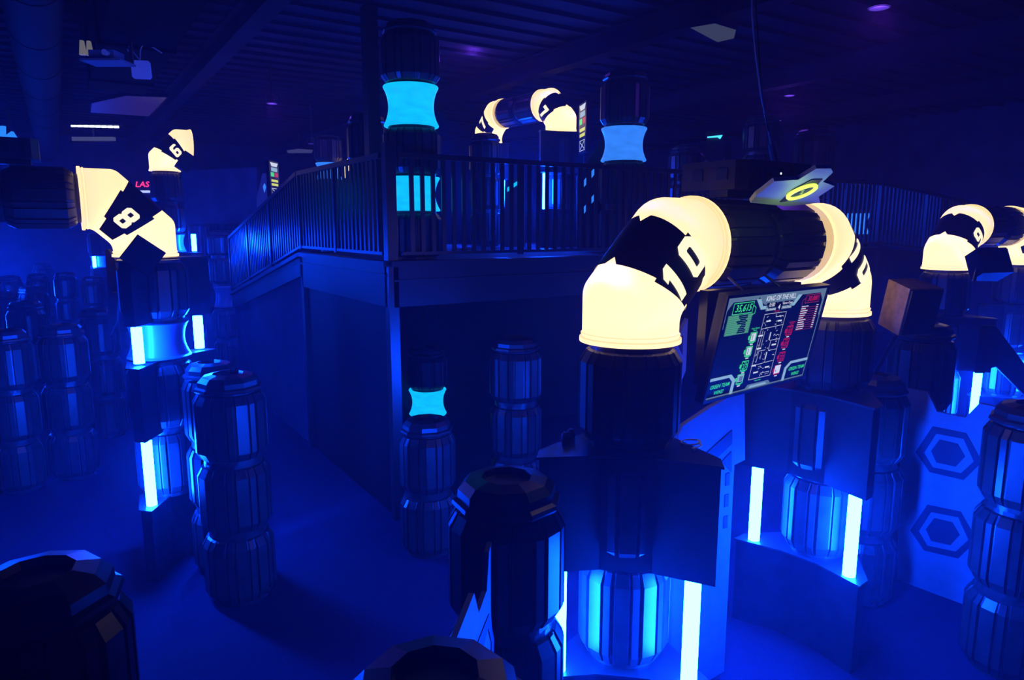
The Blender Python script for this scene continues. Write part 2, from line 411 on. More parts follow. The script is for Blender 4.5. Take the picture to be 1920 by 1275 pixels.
# ================================================================ ARCH 10 AND ITS TWO PILLARS
p10a = at_g(1178, 740, 3.52); p10b = at_g(1550, 640, 4.68)
t10b = at_g(1560, 640, 4.68)
L10 = [('box', 0, .62), ('gap', .62, 1.2), ('box', 1.2, 1.79), ('drum', 1.80, 2.32)]
t10a = at_g(1180, 740, 3.47)
pillar(t10a, YAW-R(90)+R(-9), 'light tower carrying the elbow numbered 10 that stands nearest', L10, L=0.425, r=0.258)
pillar(t10b, R(-83), 'light tower behind the score screen, bare tubes at both ends', L10, L=0.44, r=0.262)
arch(p10a, p10b, 2.321, '10', 'glowing cream arch numbered 10 with black ribbed crossbar', -1, fig_h=0.19, mid=80)

# ================================================================ ARCH 8 (left) AND ITS PILLAR
p8 = at_g(284, 600, 6.05)
p8b = p8 + Vector((-1.97, 0, 0))
pillar(at_g(294, 600, 5.80), R(44), 'tall two-tier light tower under the elbow numbered 8',
       [('box', 0, .62), ('gap', .62, 1.2), ('box', 1.2, 1.79), ('waist', 1.81, 2.13), ('box', 2.13, 2.63)], L=0.46, e=0.19)
arch(p8, p8b, 2.645, '8', 'glowing cream arch numbered 8 with black speaker below', 1, elbows=(1,))

# ================================================================ ARCH 6 (far left)
p6 = at_g(312, 350, 12.5)
pillar(p6, R(5), 'distant pillar under the elbow numbered 6', [('box', 0, 1.2), ('box', 1.2, 2.43), ('waist', 2.45, 2.78), ('drum', 2.78, 3.3), ('drum', 3.3, 3.85)], tubes=(1,))
arch(p6, p6 + Vector((1.97, 0, 0)), 3.855, '6', 'small distant arch numbered 6 facing the ramp', -1, elbows=(1,), n_drum=0, fig_h=0.2)

# ================================================================ ARCH 7 (on the platform)
p7 = at_g(1051, 300, 11.5)
p7b = p7 + Vector((-0.17, 1.96, 0))
L7 = [('box', DZ, DZ+.58), ('gap', DZ+.58, DZ+1.16), ('box', DZ+1.16, DZ+1.78)]
pillar(p7, R(-20), 'pillar on the platform with a bare white tube behind the bars', L7, tubes=(-1,))
pillar(p7b, R(-20), 'pillar on the platform behind the capped drum stack', L7, tubes=(-1, 1), L=0.3)
arch(p7, p7b, DZ+1.793, '7', 'glowing cream arch numbered 7 standing on the platform', 1, fig_h=0.2)

# ================================================================ ARCH 9 (right)
p9 = at_g(1765, 600, 8.0); p9b = p9 + Vector((1.97, 0.05, 0))
L9 = [('box', 0, .66), ('gap', .66, 1.28), ('box', 1.28, 1.88), ('drum', 1.89, 2.41)]
pillar(p9, R(-40), 'light tower under the elbow numbered 9, beyond the hexagon board', L9, tubes=(1,))
pillar(p9b, R(-60), 'light tower at the far foot of the arch numbered 9', L9, tubes=(-1, 1))
arch(p9, p9b, 2.415, '9', 'glowing cream arch numbered 9 with a black speaker in front', -1, fig_h=0.2, mid=85)

# ================================================================ BOLLARDS
def bz(u, v, z=1.8): return at_z(u, v, z)
bollard(bz(950, 893), 'ribbed drum bollard with open flat top beside the nearest arch foot', rz=0.2)
bollard(bz(815, 1262), 'drum bollard at the very bottom edge, only its faceted cap showing', rz=0.5)
bollard(bz(66, 1072), 'dark drum bollard with a faceted top in the bottom left corner', rz=0.1)
bollard(bz(427, 700), 'three-drum bollard directly in front of the two-tier light tower', rz=0.0)
bollard(at_g(393, 678, 5.6), 'three-drum bollard squeezed between two-tier light tower and its neighbour', rz=0.4, r=0.228)
bollard(at_g(802, 900, 5.93), 'short two-drum bollard by the platform corner post', 2, rz=0.3, r=0.25)
bollard(bz(967, 632), 'three-drum bollard standing in shadow before the platform fascia', rz=0.7)
bollard(bz(1944, 758), 'three-drum bollard cut by the frame beside the hexagon board', rz=0.3)
bollard(bz(1640, 702), 'three-drum bollard between the score screen pillar and the hexagon board', rz=0.6, r=0.255)
bollard(at_g(1724, 700, 5.9), 'taller drum bollard under the brown-lit speaker', 3, rz=0.2, dh=0.66)
FIELD = [(113, 608, 'three-drum bollard in the front row of the cluster, the one nearer to arch 8'), (6, 618, 'front row bollard of the cluster, cut off by the frame edge'),
         (46, 564, 'second row bollard, its cap showing over the gap between the front two'), (60, 536, 'third row bollard of the cluster with a brightly lit rim'),
         (70, 513, 'far bollard of the cluster close beside the dark steel pole'), (121, 510, 'slim bollard standing clear of the cluster, lit along its far edge'),
         (17, 517, 'small far bollard of the cluster close to the frame edge'), (2, 546, 'middle row bollard of the cluster mostly cut off by the frame edge'),
         (174, 518, 'bollard far back below the small distant light tower'), (182, 577, 'greyish bollard half hidden behind the fin of the two-tier light tower')]
for u, v, lb in FIELD: bollard(bz(u, v), lb, r=0.255, group='bollard cluster beyond arch 8')
bollard(at_g(79, 500, 21), 'faint bollard at the back of the hall behind the cluster', group='bollard cluster beyond arch 8')
# drum stacks with blue hourglass lamps
DD = DZ
pc = at_g(773, 300, 7.05)
pillar(pc, 0, 'tall drum stack on the platform corner with two bright aqua hourglass lamps', [('drum', DD, DD+.47), ('aqua', DD+.47, DD+.80), ('drum', DD+.80, DD+1.28), ('aqua', DD+1.28, DD+1.66), ('drum', DD+1.66, DD+2.16), ('cap', DD+2.14, DD+2.27)],
       (), 'hourglass lamp stacks', name='drum_stack', r=0.285)
pc = at_g(1170, 250, 8.9)
pillar(pc, 0, 'drum stack with an azure hourglass lamp behind the long railing', [('drum', DD, DD+.56), ('drum', DD+.56, DD+1.12), ('azure', DD+1.12, DD+1.52), ('drum', DD+1.52, DD+2.1), ('cap', DD+2.08, DD+2.22)],
       (), 'hourglass lamp stacks', name='drum_stack', r=0.3)
pc = at_g(1602, 350, 12.2)
pillar(pc, 0, 'drum stack with hourglass lamp seen through the railing behind the far elbow of arch 10', [('drum', 0, .9), ('drum', .9, 1.8), ('drum', 1.8, 2.75), ('azure', 2.77, 3.12), ('drum', 3.12, 3.6), ('cap', 3.58, 3.72)],
       (), 'hourglass lamp stacks', name='drum_stack', r=0.31)
pc = at_g(801, 700, 8.7)
pillar(pc, 0, 'drum stack with aqua hourglass lamp in the dark under the platform', [('drum', 0, .51), ('aqua', .51, .84), ('drum', .84, 1.30), ('cap', 1.29, 1.41)],
       (), 'hourglass lamp stacks', name='drum_stack', r=0.255)
pc = at_g(616, 300, 14.5)
pillar(pc, 0, 'distant drum stack with pale blue lamp seen through the railing near the ramp top', [('drum', 0, 1.2), ('drum', 1.2, 2.4), ('drum', 2.4, 3.85), ('azure', 3.85, 4.17), ('drum', 4.17, 4.7)],
       (), 'hourglass lamp stacks', name='drum_stack', r=0.28)
pc = at_g(421, 500, 14.2)
pillar(pc, 0, 'unlit drum stack with a narrow waist beside the foot of the ramp', [('drum', 0, .6), ('drum', .6, 1.25), ('waist', 1.27, 1.72), ('drum', 1.72, 2.3), ('drum', 2.3, 2.75), ('cap', 2.73, 2.85)],
       (), None, name='drum_stack', r=0.3)

# ================================================================ MORE STACKS BEYOND THE RAILING
bollard(at_g(910, 300, 11.6), 'capped drum stack on the platform before the far elbow of arch 7', 3, z0=DZ, group='drum stacks on the platform')
bollard(at_g(1287, 300, 12.0), 'drum stack with a violet-lit edge beyond the long railing', 3, z0=DZ, dh=0.52, r=0.3, group='drum stacks on the platform')
bollard(at_g(1525, 300, 12.8), 'dark drum stack rising behind the visor on arch 10', 6, z0=0, dh=0.75, r=0.38, group='drum stacks on the platform')
bollard(at_g(690, 300, 9.5), 'dark drum stack on the platform beside the steel column', 3, z0=DZ, dh=0.56, r=0.27, group='drum stacks on the platform')
bollard(at_g(1428, 280, 12.4), 'dark drum stack beyond the hanging cable', 4, z0=DZ, dh=0.52, r=0.33, group='drum stacks on the platform')

# far light tower and steelwork at the left
pillar(at_g(187, 480, 19), R(30), 'small distant light tower at the back of the bollard cluster', [('box', 0, .62), ('box', .62, 1.79), ('waist', 1.81, 2.13), ('box', 2.13, 2.7)], tubes=(-1,))
b = MB().box((0, 0, HC/2-0.2), (0.22, 0.22, HC-0.4)); 
o = put('steel_column', b.mesh('steel_column', M['dark']), None, at_z(50, 556, 0).xy.to_3d()); tag(o, 'dark steel pole behind the bollard cluster', 'column')
pcol = at_g(700, 300, 8.4)
o = put('steel_column', MB().box((0, 0, (HC-0.38+DZ)/2), (0.15, 0.15, HC-0.38-DZ)).mesh('steel_column', M['dark']), None, (pcol.x, pcol.y, 0)); tag(o, 'square steel column from platform to roof beside the aqua lamp stack', 'column')
for o in COL.objects:
    if o.name.startswith('steel_column'): o['kind'] = 'structure'

# second foot of arch 8, unlit, and an unseen tower added to light the left
pillar(p8b, R(60), 'unlit tower at the far foot of the arch numbered 8, outside the frame', [('box', 0, .62), ('gap', .62, 1.2), ('box', 1.2, 1.79), ('waist', 1.81, 2.13), ('box', 2.13, 2.66)], (), L=0.42)
pillar(at_g(-110, 500, 12.5), R(20), 'added light tower among the bollards outside the frame', [('box', 0, .62), ('gap', .62, 1.2), ('box', 1.2, 1.79), ('waist', 1.81, 2.13), ('box', 2.13, 2.66)], L=0.42)

# ================================================================ SCORE SCREEN
SCR = {}
for nm, c, e in (('navy', (0.001, 0.003, 0.030), 1.0), ('slate', (0.10, 0.17, 0.25), 1.0), ('ice', (0.24, 0.42, 0.55), 1.0), ('green', (0.05, 0.75, 0.22), 0.9), ('mint', (0.10, 0.42, 0.22), 0.8),
                 ('red', (0.62, 0.01, 0.05), 0.8), ('dull_red', (0.30, 0.02, 0.06), 0.8), ('pale', (0.62, 0.66, 0.78), 1.0), ('black', (0.0, 0.0, 0.008), 1.0), ('yellow', (0.75, 0.75, 0.12), 0.9)):
    SCR[nm] = glow('screen_'+nm, c, e, (0.01, 0.01, 0.01))
def text_mesh(body, size, shear=0.0, caps=False):
    cu = bpy.data.curves.new('lettering', 'FONT'); cu.body = body; cu.size = size; cu.shear = shear; cu.align_x = 'CENTER'; cu.align_y = 'CENTER'
    cu.offset = size*0.012; cu.resolution_u = 2; cu.small_caps_scale = 0.74
    if caps:
        for ch, f_ in zip(body, cu.body_format): f_.use_small_caps = True
    o = bpy.data.objects.new('lettering', cu); COL.objects.link(o)
    dg = bpy.context.evaluated_depsgraph_get(); me = o.evaluated_get(dg).to_mesh()
    vv = [tuple(v.co) for v in me.vertices]; ff = [tuple(p.vertices) for p in me.polygons]
    o.evaluated_get(dg).to_mesh_clear(); bpy.data.objects.remove(o); bpy.data.curves.remove(cu)
    return vv, ff
class Screen:
    """flat picture of a screen: layers of coloured shapes, x right 0..1, y down 0..1"""
    def __init__(s, W, H, y0): s.W, s.H, s.y0 = W, H, y0; s.l = {}
    def p(s, x, y, k): return ((x-.5)*s.W, s.y0-0.0006*k, (.5-y)*s.H)
    def mb(s, c): return s.l.setdefault(c, MB())
    def poly(s, c, pts, k=1):
        m = s.mb(c); b = len(m.v); m.v += [s.p(x, y, k) for x, y in pts]; m.f.append(tuple(range(b, b+len(pts))))
    def rect(s, c, x0, y0, x1, y1, k=1): s.poly(c, [(x0, y0), (x1, y0), (x1, y1), (x0, y1)], k)
    def frame(s, c, x0, y0, x1, y1, w=0.004, k=2):
        h = w*s.W/s.H
        s.rect(c, x0, y0, x1, y0+h, k); s.rect(c, x0, y1-h, x1, y1, k); s.rect(c, x0, y0, x0+w, y1, k); s.rect(c, x1-w, y0, x1, y1, k)
    def line(s, c, x0, y0, x1, y1, w=0.003, k=2):
        a = Vector(((x1-x0)*s.W, (y1-y0)*s.H)); n = Vector((-a.y, a.x)).normalized()*w*s.W/2
        nx, ny = n.x/s.W, n.y/s.H
        s.poly(c, [(x0+nx, y0+ny), (x1+nx, y1+ny), (x1-nx, y1-ny), (x0-nx, y0-ny)], k)
    def text(s, c, body, x, y, h, k=3, shear=0.0, caps=False, sx=1.0):
        vv, ff = text_mesh(body, h*s.H*1.38, shear, caps); m = s.mb(c); b = len(m.v)
        q = s.p(x, y, k)
        m.v += [(q[0]+v[0]*sx, q[1], q[2]+v[1]) for v in vv]; m.f += [tuple(b+i for i in f_) for f_ in ff]
    def build(s, par, split=False):
        for c, m in s.l.items():
            if split or c in ('navy', 'slate', 'ice', 'black'):
                for f_ in m.f:
                    me = bpy.data.meshes.new('screen_block'); me.from_pydata([m.v[i] for i in f_], [], [tuple(range(len(f_)))]); me.materials.append(SCR[c])
                    put('screen_block', me, par)
                continue
            me = bpy.data.meshes.new('screen_pattern'); me.from_pydata(m.v, [], m.f); me.materials.append(SCR[c])
            put('screen_pattern', me, par)
W_, H_ = 0.963, 0.963*0.5625
tvm = Matrix.Translation((3.158, 2.33, 2.295)) @ Matrix.Rotation(R(5.94), 4, 'Z') @ Matrix.Rotation(R(11.7), 4, 'X')
tv = thing('score_screen', 'wide score screen reading KING OF THE HILL hung under the crossbar of arch 10', 'screen'); tv.matrix_basis = tvm
put('casing', MB().box((0, 0.022, 0), (W_+0.03, 0.044, H_+0.03)).box((0, 0.052, -0.02), (W_*0.6, 0.03, H_*0.6)).mesh('casing', M['dark']), tv)
fr = MB()
for c, d in (((0, -0.004, H_/2+0.007), (W_+0.03, 0.012, 0.016)), ((0, -0.004, -H_/2-0.007), (W_+0.03, 0.012, 0.016)), ((W_/2+0.007, -0.004, 0), (0.016, 0.012, H_)), ((-W_/2-0.007, -0.004, 0), (0.016, 0.012, H_))):
    fr.box(c, d)
put('bezel', fr.mesh('bezel', principled('dark_bezel', (0.05, 0.045, 0.05), 0.35)), tv)
put('back_casing', MB().box((0.0, 0.12, 0.02), (W_*0.93, 0.05, H_*0.9), mat=Matrix.Rotation(R(-10), 4, 'X')).mesh('back_casing', M['dark']), tv)
for x in (-0.18, 0.18):
    put('hanger', MB().tube([(x, 0.1, H_/2-0.02), (x*0.95, 0.22, H_/2+0.03)], 0.008, 6).mesh('hanger', M['dark']), tv)
S = Screen(W_, H_, -0.001)
S.rect('navy', 0, 0, 1, 1, 0)
S.frame('slate', 0, 0, 1, 1, 0.009, 1)
S.poly('slate', [(0, 0), (.30, 0), (.285, .05), (.06, .05), (.02, .13), (.02, .3), (0, .3)], 1)
S.poly('slate', [(.70, 0), (1, 0), (1, .3), (.98, .3), (.98, .13), (.94, .05), (.715, .05)], 1)
S.poly('slate', [(.28, 0), (.72, 0), (.70, .075), (.66, .11), (.36, .11), (.32, .075)], 2)
S.poly('ice', [(.268, .045), (.31, .045), (.345, .12), (.40, .12), (.40, .155), (.33, .155)], 3)
S.poly('ice', [(.732, .045), (.69, .045), (.655, .12), (.62, .12), (.62, .155), (.67, .155)], 3)
S.text('pale', 'KING OF THE HILL', .511, .053, .052, 4, sx=.9, shear=.12)
S.rect('black', .38, .095, .483, .145, 3); S.text('pale', '0:00', .432, .119, .042, 5)
S.rect('black', .488, .095, .533, .18, 3); S.text('pale', '4', .51, .15, .055, 5)
S.rect('black', .538, .095, .645, .137, 3); S.text('pale', 'Game Over', .59, .116, .028, 5)
S.rect('slate', .38, .15, .483, .178, 3); S.text('pale', 'Time Remaining', .432, .164, .02, 5, sx=.9)
S.rect('slate', .538, .142, .645, .178, 3); S.text('pale', 'Game Status', .59, .159, .022, 5)
S.frame('green', .068, .06, .252, .172, .004, 3); S.rect('black', .072, .067, .248, .166, 2); S.text('green', '35,615', .16, .117, .07, 5, shear=.2)
S.line('green', .252, .10, .28, .125, .004, 3); S.line('green', .28, .125, .28, .18, .004, 3); S.line('green', .28, .18, .255, .195, .004, 3)
random.seed(3)
for i in range(10):
    y = .186+i*.0182
    S.rect('mint', .048, y, .105+random.uniform(.02, .07), y+.012, 2); S.rect('mint', .21+random.uniform(0, .02), y, .256, y+.012, 2); S.line('mint', .043, y+.015, .258, y+.015, .0015, 2)
S.frame('mint', .042, .178, .262, .372, .003, 2)
S.frame('dull_red', .783, .058, .94, .15, .004, 3); S.text('red', '30,880', .862, .105, .055, 5, shear=.2)
S.line('dull_red', .783, .095, .757, .11, .004, 3); S.line('dull_red', .757, .11, .757, .173, .004, 3)
for i in range(11):
    y = .178+i*.0245
    S.rect('pale', .762, y, .80+random.uniform(.01, .05), y+.009, 2); S.rect('pale', .93, y, .952, y+.009, 2); S.line('dull_red', .752, y+.017, .956, y+.017, .0025, 2)
for i, (x, y) in enumerate(((.323, .429), (.313, .571), (.308, .721), (.297, .857))):
    S.frame('green', x-.032, y-.052, x+.032, y+.052, .005, 3); S.rect('green', x-.046, y-.02, x-.034, y+.02, 3); S.rect('green', x-.02, y+.054, x+.02, y+.062, 3); S.rect('pale', x-.014, y+.068, x+.014, y+.079, 3)
    if i == 2: S.rect('black', x-.028, y-.045, x+.028, y+.045, 2); S.text('green', '27', x, y+.01, .058, 5); S.text('green', 'Player', x, y-.036, .016, 5)
    elif i == 3: S.rect('ice', x-.026, y-.045, x+.026, y+.03, 4); S.rect('slate', x-.014, y-.03, x+.02, y+.02, 5)
    else: S.rect('pale', x-.022, y-.04, x+.022, y+.04, 4); S.rect('mint', x-.012, y-.03, x-.004, y+.03, 5)
for i, (x, y, n) in enumerate(((.691, .425, '102'), (.685, .56, '105'), (.681, .707, '22'), (.67, .85, ''))):
    S.frame('red', x-.032, y-.052, x+.032, y+.052, .005, 3); S.rect('red', x-.046, y-.02, x-.034, y+.02, 3); S.rect('pale', x-.014, y+.062, x+.014, y+.073, 3)
    if n: S.text('red', n, x, y+.01, .052, 5); S.text('red', 'Player', x, y-.036, .016, 5)
    else: S.rect('pale', x-.03, y-.05, x+.03, y+.04, 4); S.rect('slate', x-.02, y+.0, x-.012, y+.02, 5)
S.text('green', 'Green Headset', .325, .338, .016, 5); S.text('green', 'Players', .325, .358, .016, 5); S.text('red', 'Red Team', .50, .19, .016, 5); S.text('green', 'Green Team', .48, .915, .016, 5); S.text('red', 'Red Headset', .70, .335, .016, 5); S.text('red', 'Players', .70, .355, .016, 5)
def mq(a, b): # map cell -> screen
    return (.385+a*.218, .21+.682*b)
def ml(a0, b0, a1, b1, w=.0024): S.line('pale', *mq(a0, b0), *mq(a1, b1), w, 3)
for q in ((0, 0, 1, 0), (1, 0, 1, 1), (0, 1, 1, 1), (0, 0, 0, 1), (0, .22, 1, .2), (0, .78, .95, .76), (.1, .24, .1, .6), (.2, .26, .2, .5), (.6, .42, 1, .42), (.6, .42, .6, .58), (.6, .58, 1, .58), (.15, .56, .45, .56), (.15, .56, .15, .72), (.3, .58, .3, .70), (.55, .02, .55, .06), (.55, .06, .9, .06), (.5, .98, .5, .93), (.5, .93, .9, .93)):
    ml(*q)
for i in range(56):
    a, b_ = random.uniform(.04, .94), random.uniform(.03, .96); an = random.choice([0, 1, 2, 3])*math.pi/4
    ml(a, b_, a+.07*math.cos(an), b_+.022*math.sin(an), .0028)
for a, b_, hz_ in ((.25, .11, 1), (.78, .13, 1), (.05, .32, 1), (.5, .35, 0), (.8, .5, 1), (.12, .52, 1), (.55, .66, 0), (.75, .85, 1), (.25, .9, 1), (.08, .78, 1)):
    if hz_: ml(a-.1, b_, a+.1, b_, .009)
    else: ml(a, b_-.06, a, b_+.06, .009)
for sx, cx in ((1, .10), (-1, .83)):
    def X(x): return x if sx == 1 else 1-x
    S.poly('ice', [(X(0), .785), (X(.20), .785), (X(.25), .85), (X(.25), 1), (X(.222), 1), (X(.222), .865), (X(.185), .815), (X(0), .815)], 3)
    S.text('green', 'GREEN TEAM', X(.112), .88, .04, 5, shear=.2, sx=.95); S.text('green', 'WINS!', X(.112), .945, .04, 5, shear=.2)
S.poly('slate', [(.36, 1), (.39, .945), (.60, .945), (.64, 1)], 2); S.poly('ice', [(.40, .985), (.42, .962), (.57, .962), (.59, .985)], 3)
S.build(tv)

# two more screens, seen nearly edge-on
def side_screen(uv, g, w, h, turn, label, stand=0.0):
    p = at_g(uv[0], uv[1], g)
    t = thing('score_screen', label, 'screen', p, turn)
    put('casing', MB().box((0, 0.03, 0), (w+0.03, 0.06, h+0.03)).mesh('casing', M['dark']), t)
    s2 = Screen(w, h, -0.001); s2.rect('navy', 0, 0, 1, 1, 0)
    s2.poly('pale', [(.05, .02), (.95, .02), (.8, .13), (.2, .13)], 1); s2.rect('ice', .15, .16, .85, .27, 1)
    s2.rect('green', .08, .30, .46, .42, 1); s2.rect('red', .52, .30, .92, .42, 1)
    s2.rect('yellow', .12, .50, .88, .57, 1); s2.rect('yellow', .12, .61, .88, .68, 1)
    s2.frame('pale', .12, .75, .88, .97, .02, 1); s2.line('pale', .2, .78, .8, .94, .03, 1); s2.line('pale', .8, .78, .2, .94, .03, 1)
    if stand: put('pole', MB().box((0, 0.045, -h/2-(p.z-h/2-stand)/2+0.1), (0.04, 0.03, p.z-h/2-stand+0.2)).mesh('pole', M['dark']), t)
    s2.build(t, True)
    return t
def rz_face(p, off):   # turn so that the screen's face looks at the camera, swung off by some angle
    d = CAM.xy - p.xy; return math.atan2(d.y, d.x) + R(90) + off
pp_ = at_g(515, 337, 12.5); side_screen((515, 337), 12.5, 0.42, 0.6, rz_face(pp_, R(70)), 'narrow-looking score screen above the ramp railing, seen almost edge-on')
pp_ = at_g(1092, 240, 10.7); side_screen((1092, 240), 10.7, 0.42, 0.70, rz_face(pp_, R(-76)), 'score screen beside the near elbow of arch 7, seen almost edge-on', DZ)

# ================================================================ SENTRY UNITS ON THE CROSSBARS
def sentry(loc, rz, label, visor=False, size=(0.62, 0.42, 0.17)):
    t = thing('sentry_unit', label, 'sentry unit', loc, rz)
    lx, ly, lz = size
    m = MB(); c = 0.05
    m.prism([(-lx/2+c, -ly/2), (lx/2-c, -ly/2), (lx/2, -ly/2+c), (lx/2, ly/2), (-lx/2, ly/2), (-lx/2, -ly/2+c)], 0, lz)
    put('housing', m.mesh('housing', M['drum']), t)
    put('foot', MB().box((0, 0, -0.018), (lx*0.8, ly*0.3, 0.036)).mesh('foot', M['dark']), t)
    for i in range(5):
        put('port', MB().box((-lx/2+0.12+i*0.098, -ly/2-0.004, lz*0.52), (0.040, 0.010, 0.075)).mesh('port', M['band']), t)
    for i in range(2):
        put('port', MB().box((-lx/2-0.002, -0.07+i*0.16, lz*0.52), (0.008, 0.07, 0.06)).mesh('port', M['band']), t)
    put('indicator', MB().box((-lx/2+0.12+2*0.098, -ly/2-0.008, lz*0.58), (0.010, 0.006, 0.010)).mesh('indicator', glow('white_indicator', (.8, .85, 1), 2.0)), t)
    return t
a10 = (p10a+p10b)/2; az10 = math.atan2((p10b-p10a).y, (p10b-p10a).x)
sp = at_g(1440, 340, 4.0)
sentry((3.30, 2.63, 2.321+EZ+0.29), R(3), 'flat black sensor box with square ports lying on the crossbar of arch 10', size=(0.66, 0.40, 0.15))
s8 = at_g(45, 310, 5.0)
sentry((p8.x-1.0, p8.y-0.02, 2.645+EZ+0.285), 0, 'black sensor box lying on the crossbar of arch 8', size=(0.62, 0.42, 0.15))
# visor with ring lamp
vc = at_g(1490, 357, 3.50)
tc_ = (CAM-vc).normalized(); rt = Zv.cross(tc_)*-1; rt = Rv.copy(); upv = rt.cross(-tc_).normalized()
dr = (Rv*0.42 - upv*0.90).normalized(); vn = (tc_*math.cos(R(66)) + dr*math.sin(R(66))).normalized()
def vp(u, v, k=0.0): return on_plane(u, v, vc, vn) + vn*k
visor = thing('target_visor', 'angular pale visor plate with a yellow-green ring on the crossbar of arch 10', 'visor')
plate = [(1407, 380), (1418, 366), (1429, 358), (1452, 340), (1497, 337), (1531, 316), (1558, 316), (1562, 323), (1543, 341), (1565, 349), (1535, 369), (1538, 380), (1478, 387)]
ctr = sum((vp(u, v) for u, v in plate), Vector())/len(plate)
visor.location = ctr
def vput(name, mb, mat, sm=None): return put(name, mb.mesh(name, mat, sm), visor, (0, 0, 0))
vput('plate', MB().slab([vp(u, v)-ctr for u, v in plate], -vn*0.02), principled('pale_steel_blue_plate', (0.36, 0.42, 0.50), 0.5))
vput('inset', MB().slab([vp(u, v, .004)-ctr for u, v in ((1462, 378), (1486, 355), (1521, 336), (1542, 335), (1517, 361), (1492, 374))], -vn*0.003), M['band'])
rc = vp(1502, 356, .012)-ctr
e1 = vn.orthogonal().normalized(); e2 = vn.cross(e1)
rings = []
for k in range(36):
    q = 2*math.pi*k/36; d = e1*math.cos(q)+e2*math.sin(q)
    rings.append([rc + d*(0.068+0.010*math.cos(w)) + vn*0.010*math.sin(w) for w in [2*math.pi*i/8 for i in range(8)]])
m = MB(); m.v = [tuple(p) for r_ in rings for p in r_]; m.f = [(i*8+j, i*8+(j+1) % 8, ((i+1) % 36)*8+(j+1) % 8, ((i+1) % 36)*8+j) for i in range(36) for j in range(8)]
vput('ring_lamp', m, M['ring'], 60)
m = MB(); m.v = [tuple(rc + (e1*math.cos(2*math.pi*k/32)+e2*math.sin(2*math.pi*k/32))*0.06 - vn*0.004) for k in range(32)]; m.f = [tuple(range(32))]
vput('ring_face', m, M['band'])
m = MB()
for k in range(3):
    m.box(rc + e1*(k-1)*0.022, (0.010, 0.010, 0.006))
vput('diode', m, M['white'])
lamp('ring_glow', ctr + rc + vn*0.10, (0.55, 1.0, 0.12), 0.8, 0.06)
back = at_g(1490, 362, 3.85)
vput('arm', MB().tube([ctr-ctr-vn*0.012, (Vector((3.45, 2.62, 2.321+EZ+0.255))-ctr)], 0.02), M['dark'])

# ================================================================ SPEAKERS
def speaker(p, size, rot, label, side=None, name='loudspeaker'):
    t = thing(name, label, 'speaker', p)
    w, d, h = size
    mt = Matrix.Rotation(R(rot[2]), 4, 'Z') @ Matrix.Rotation(R(rot[0]), 4, 'X') @ Matrix.Rotation(R(rot[1]), 4, 'Y')
    t.matrix_basis = Matrix.Translation(p) @ mt
    m = MB().rings([[(-w/2*.8, d/2, -h/2), (w/2*.8, d/2, -h/2), (w/2*.8, d/2, h/2), (-w/2*.8, d/2, h/2)], [(-w/2, -d/2, -h/2), (w/2, -d/2, -h/2), (w/2, -d/2, h/2), (-w/2, -d/2, h/2)]])
    put('cabinet', m.mesh('cabinet', side or M['box']), t)
    g_ = MB().box((0, -d/2-0.008, 0), (w*0.92, 0.016, h*0.94))
    put('grille', g_.mesh('grille', M['dark']), t)
    return t
sb = at_g(1703, 575, 4.75)
speaker(sb, (0.26, 0.24, 0.33), (12, 0, -22), 'dark loudspeaker with elbow light painted on in brown, tilted down below the far elbow of arch 10', M['brown'])
bt = bz(1640, 702); bt.z = 1.81
ls = bpy.data.objects['loudspeaker']
put('bracket', MB().tube([(0, 0, -0.1), ls.matrix_basis.inverted() @ bt], 0.015, 6).mesh('bracket', M['dark']), ls)
s9 = at_g(1852, 496, 7.0)
o = speaker(s9, (0.23, 0.29, 0.27), (0, 28, 60), 'black loudspeaker box in front of the arch numbered 9')
put('bracket', MB().tube([(0, 0.1, 0), (-0.16, 0.32, -0.26)], 0.015, 6).mesh('bracket', M['dark']), o)
sk = at_g(266, 478, 5.32)
o = speaker(sk, (0.23, 0.22, 0.22), (0, 38, -2), 'black wedge loudspeaker in front of the elbow numbered 8')
sx_ = at_g(347, 304, 12.1)
o6 = speaker(sx_, (0.22, 0.24, 0.30), (0, 35, 0), 'small dark loudspeaker hung beside the elbow numbered 6')

# ================================================================ BOARDS BETWEEN THE BOLLARDS
def board(name, label, base, direction, pts, marks=(), thick=0.03, cat='board', mat='board', mark_mat='stencil', floor_pts=None, group='standing barrier boards'):
    """upright board: base point and direction give its plane; outline and painted or glowing marks are measured in the photograph; floor_pts index those that stand on the floor"""
    d = Vector((direction[0], direction[1], 0)).normalized(); n = Vector((d.y, -d.x, 0))
    if n.dot(CAM.xy.to_3d()-Vector((base[0], base[1], 0))) < 0: n = -n
    b0 = Vector((base[0], base[1], 0))
    P = []
    for q in pts:
        p = on_plane(q[0], q[1], b0, n)
        if len(q) > 2: p.z = q[2]
        P.append(p)
    c = sum(P, Vector())/len(P); c = Vector((c.x, c.y, min(p.z for p in P)))
    t = thing(name, label, cat, c, 0, group)
    put('panel', MB().slab([p-c for p in P], -n*thick).mesh('panel', M[mat]), t)
    for mk in marks:
        q = [on_plane(u, v, b0, n)-c + n*0.001 for u, v in mk]
        put('paint_or_glow_mark', MB().slab(q, n*0.003).mesh('paint_or_glow_mark', M[mark_mat]), t)
    return t
def hexagon(cu, cv, pts): return pts
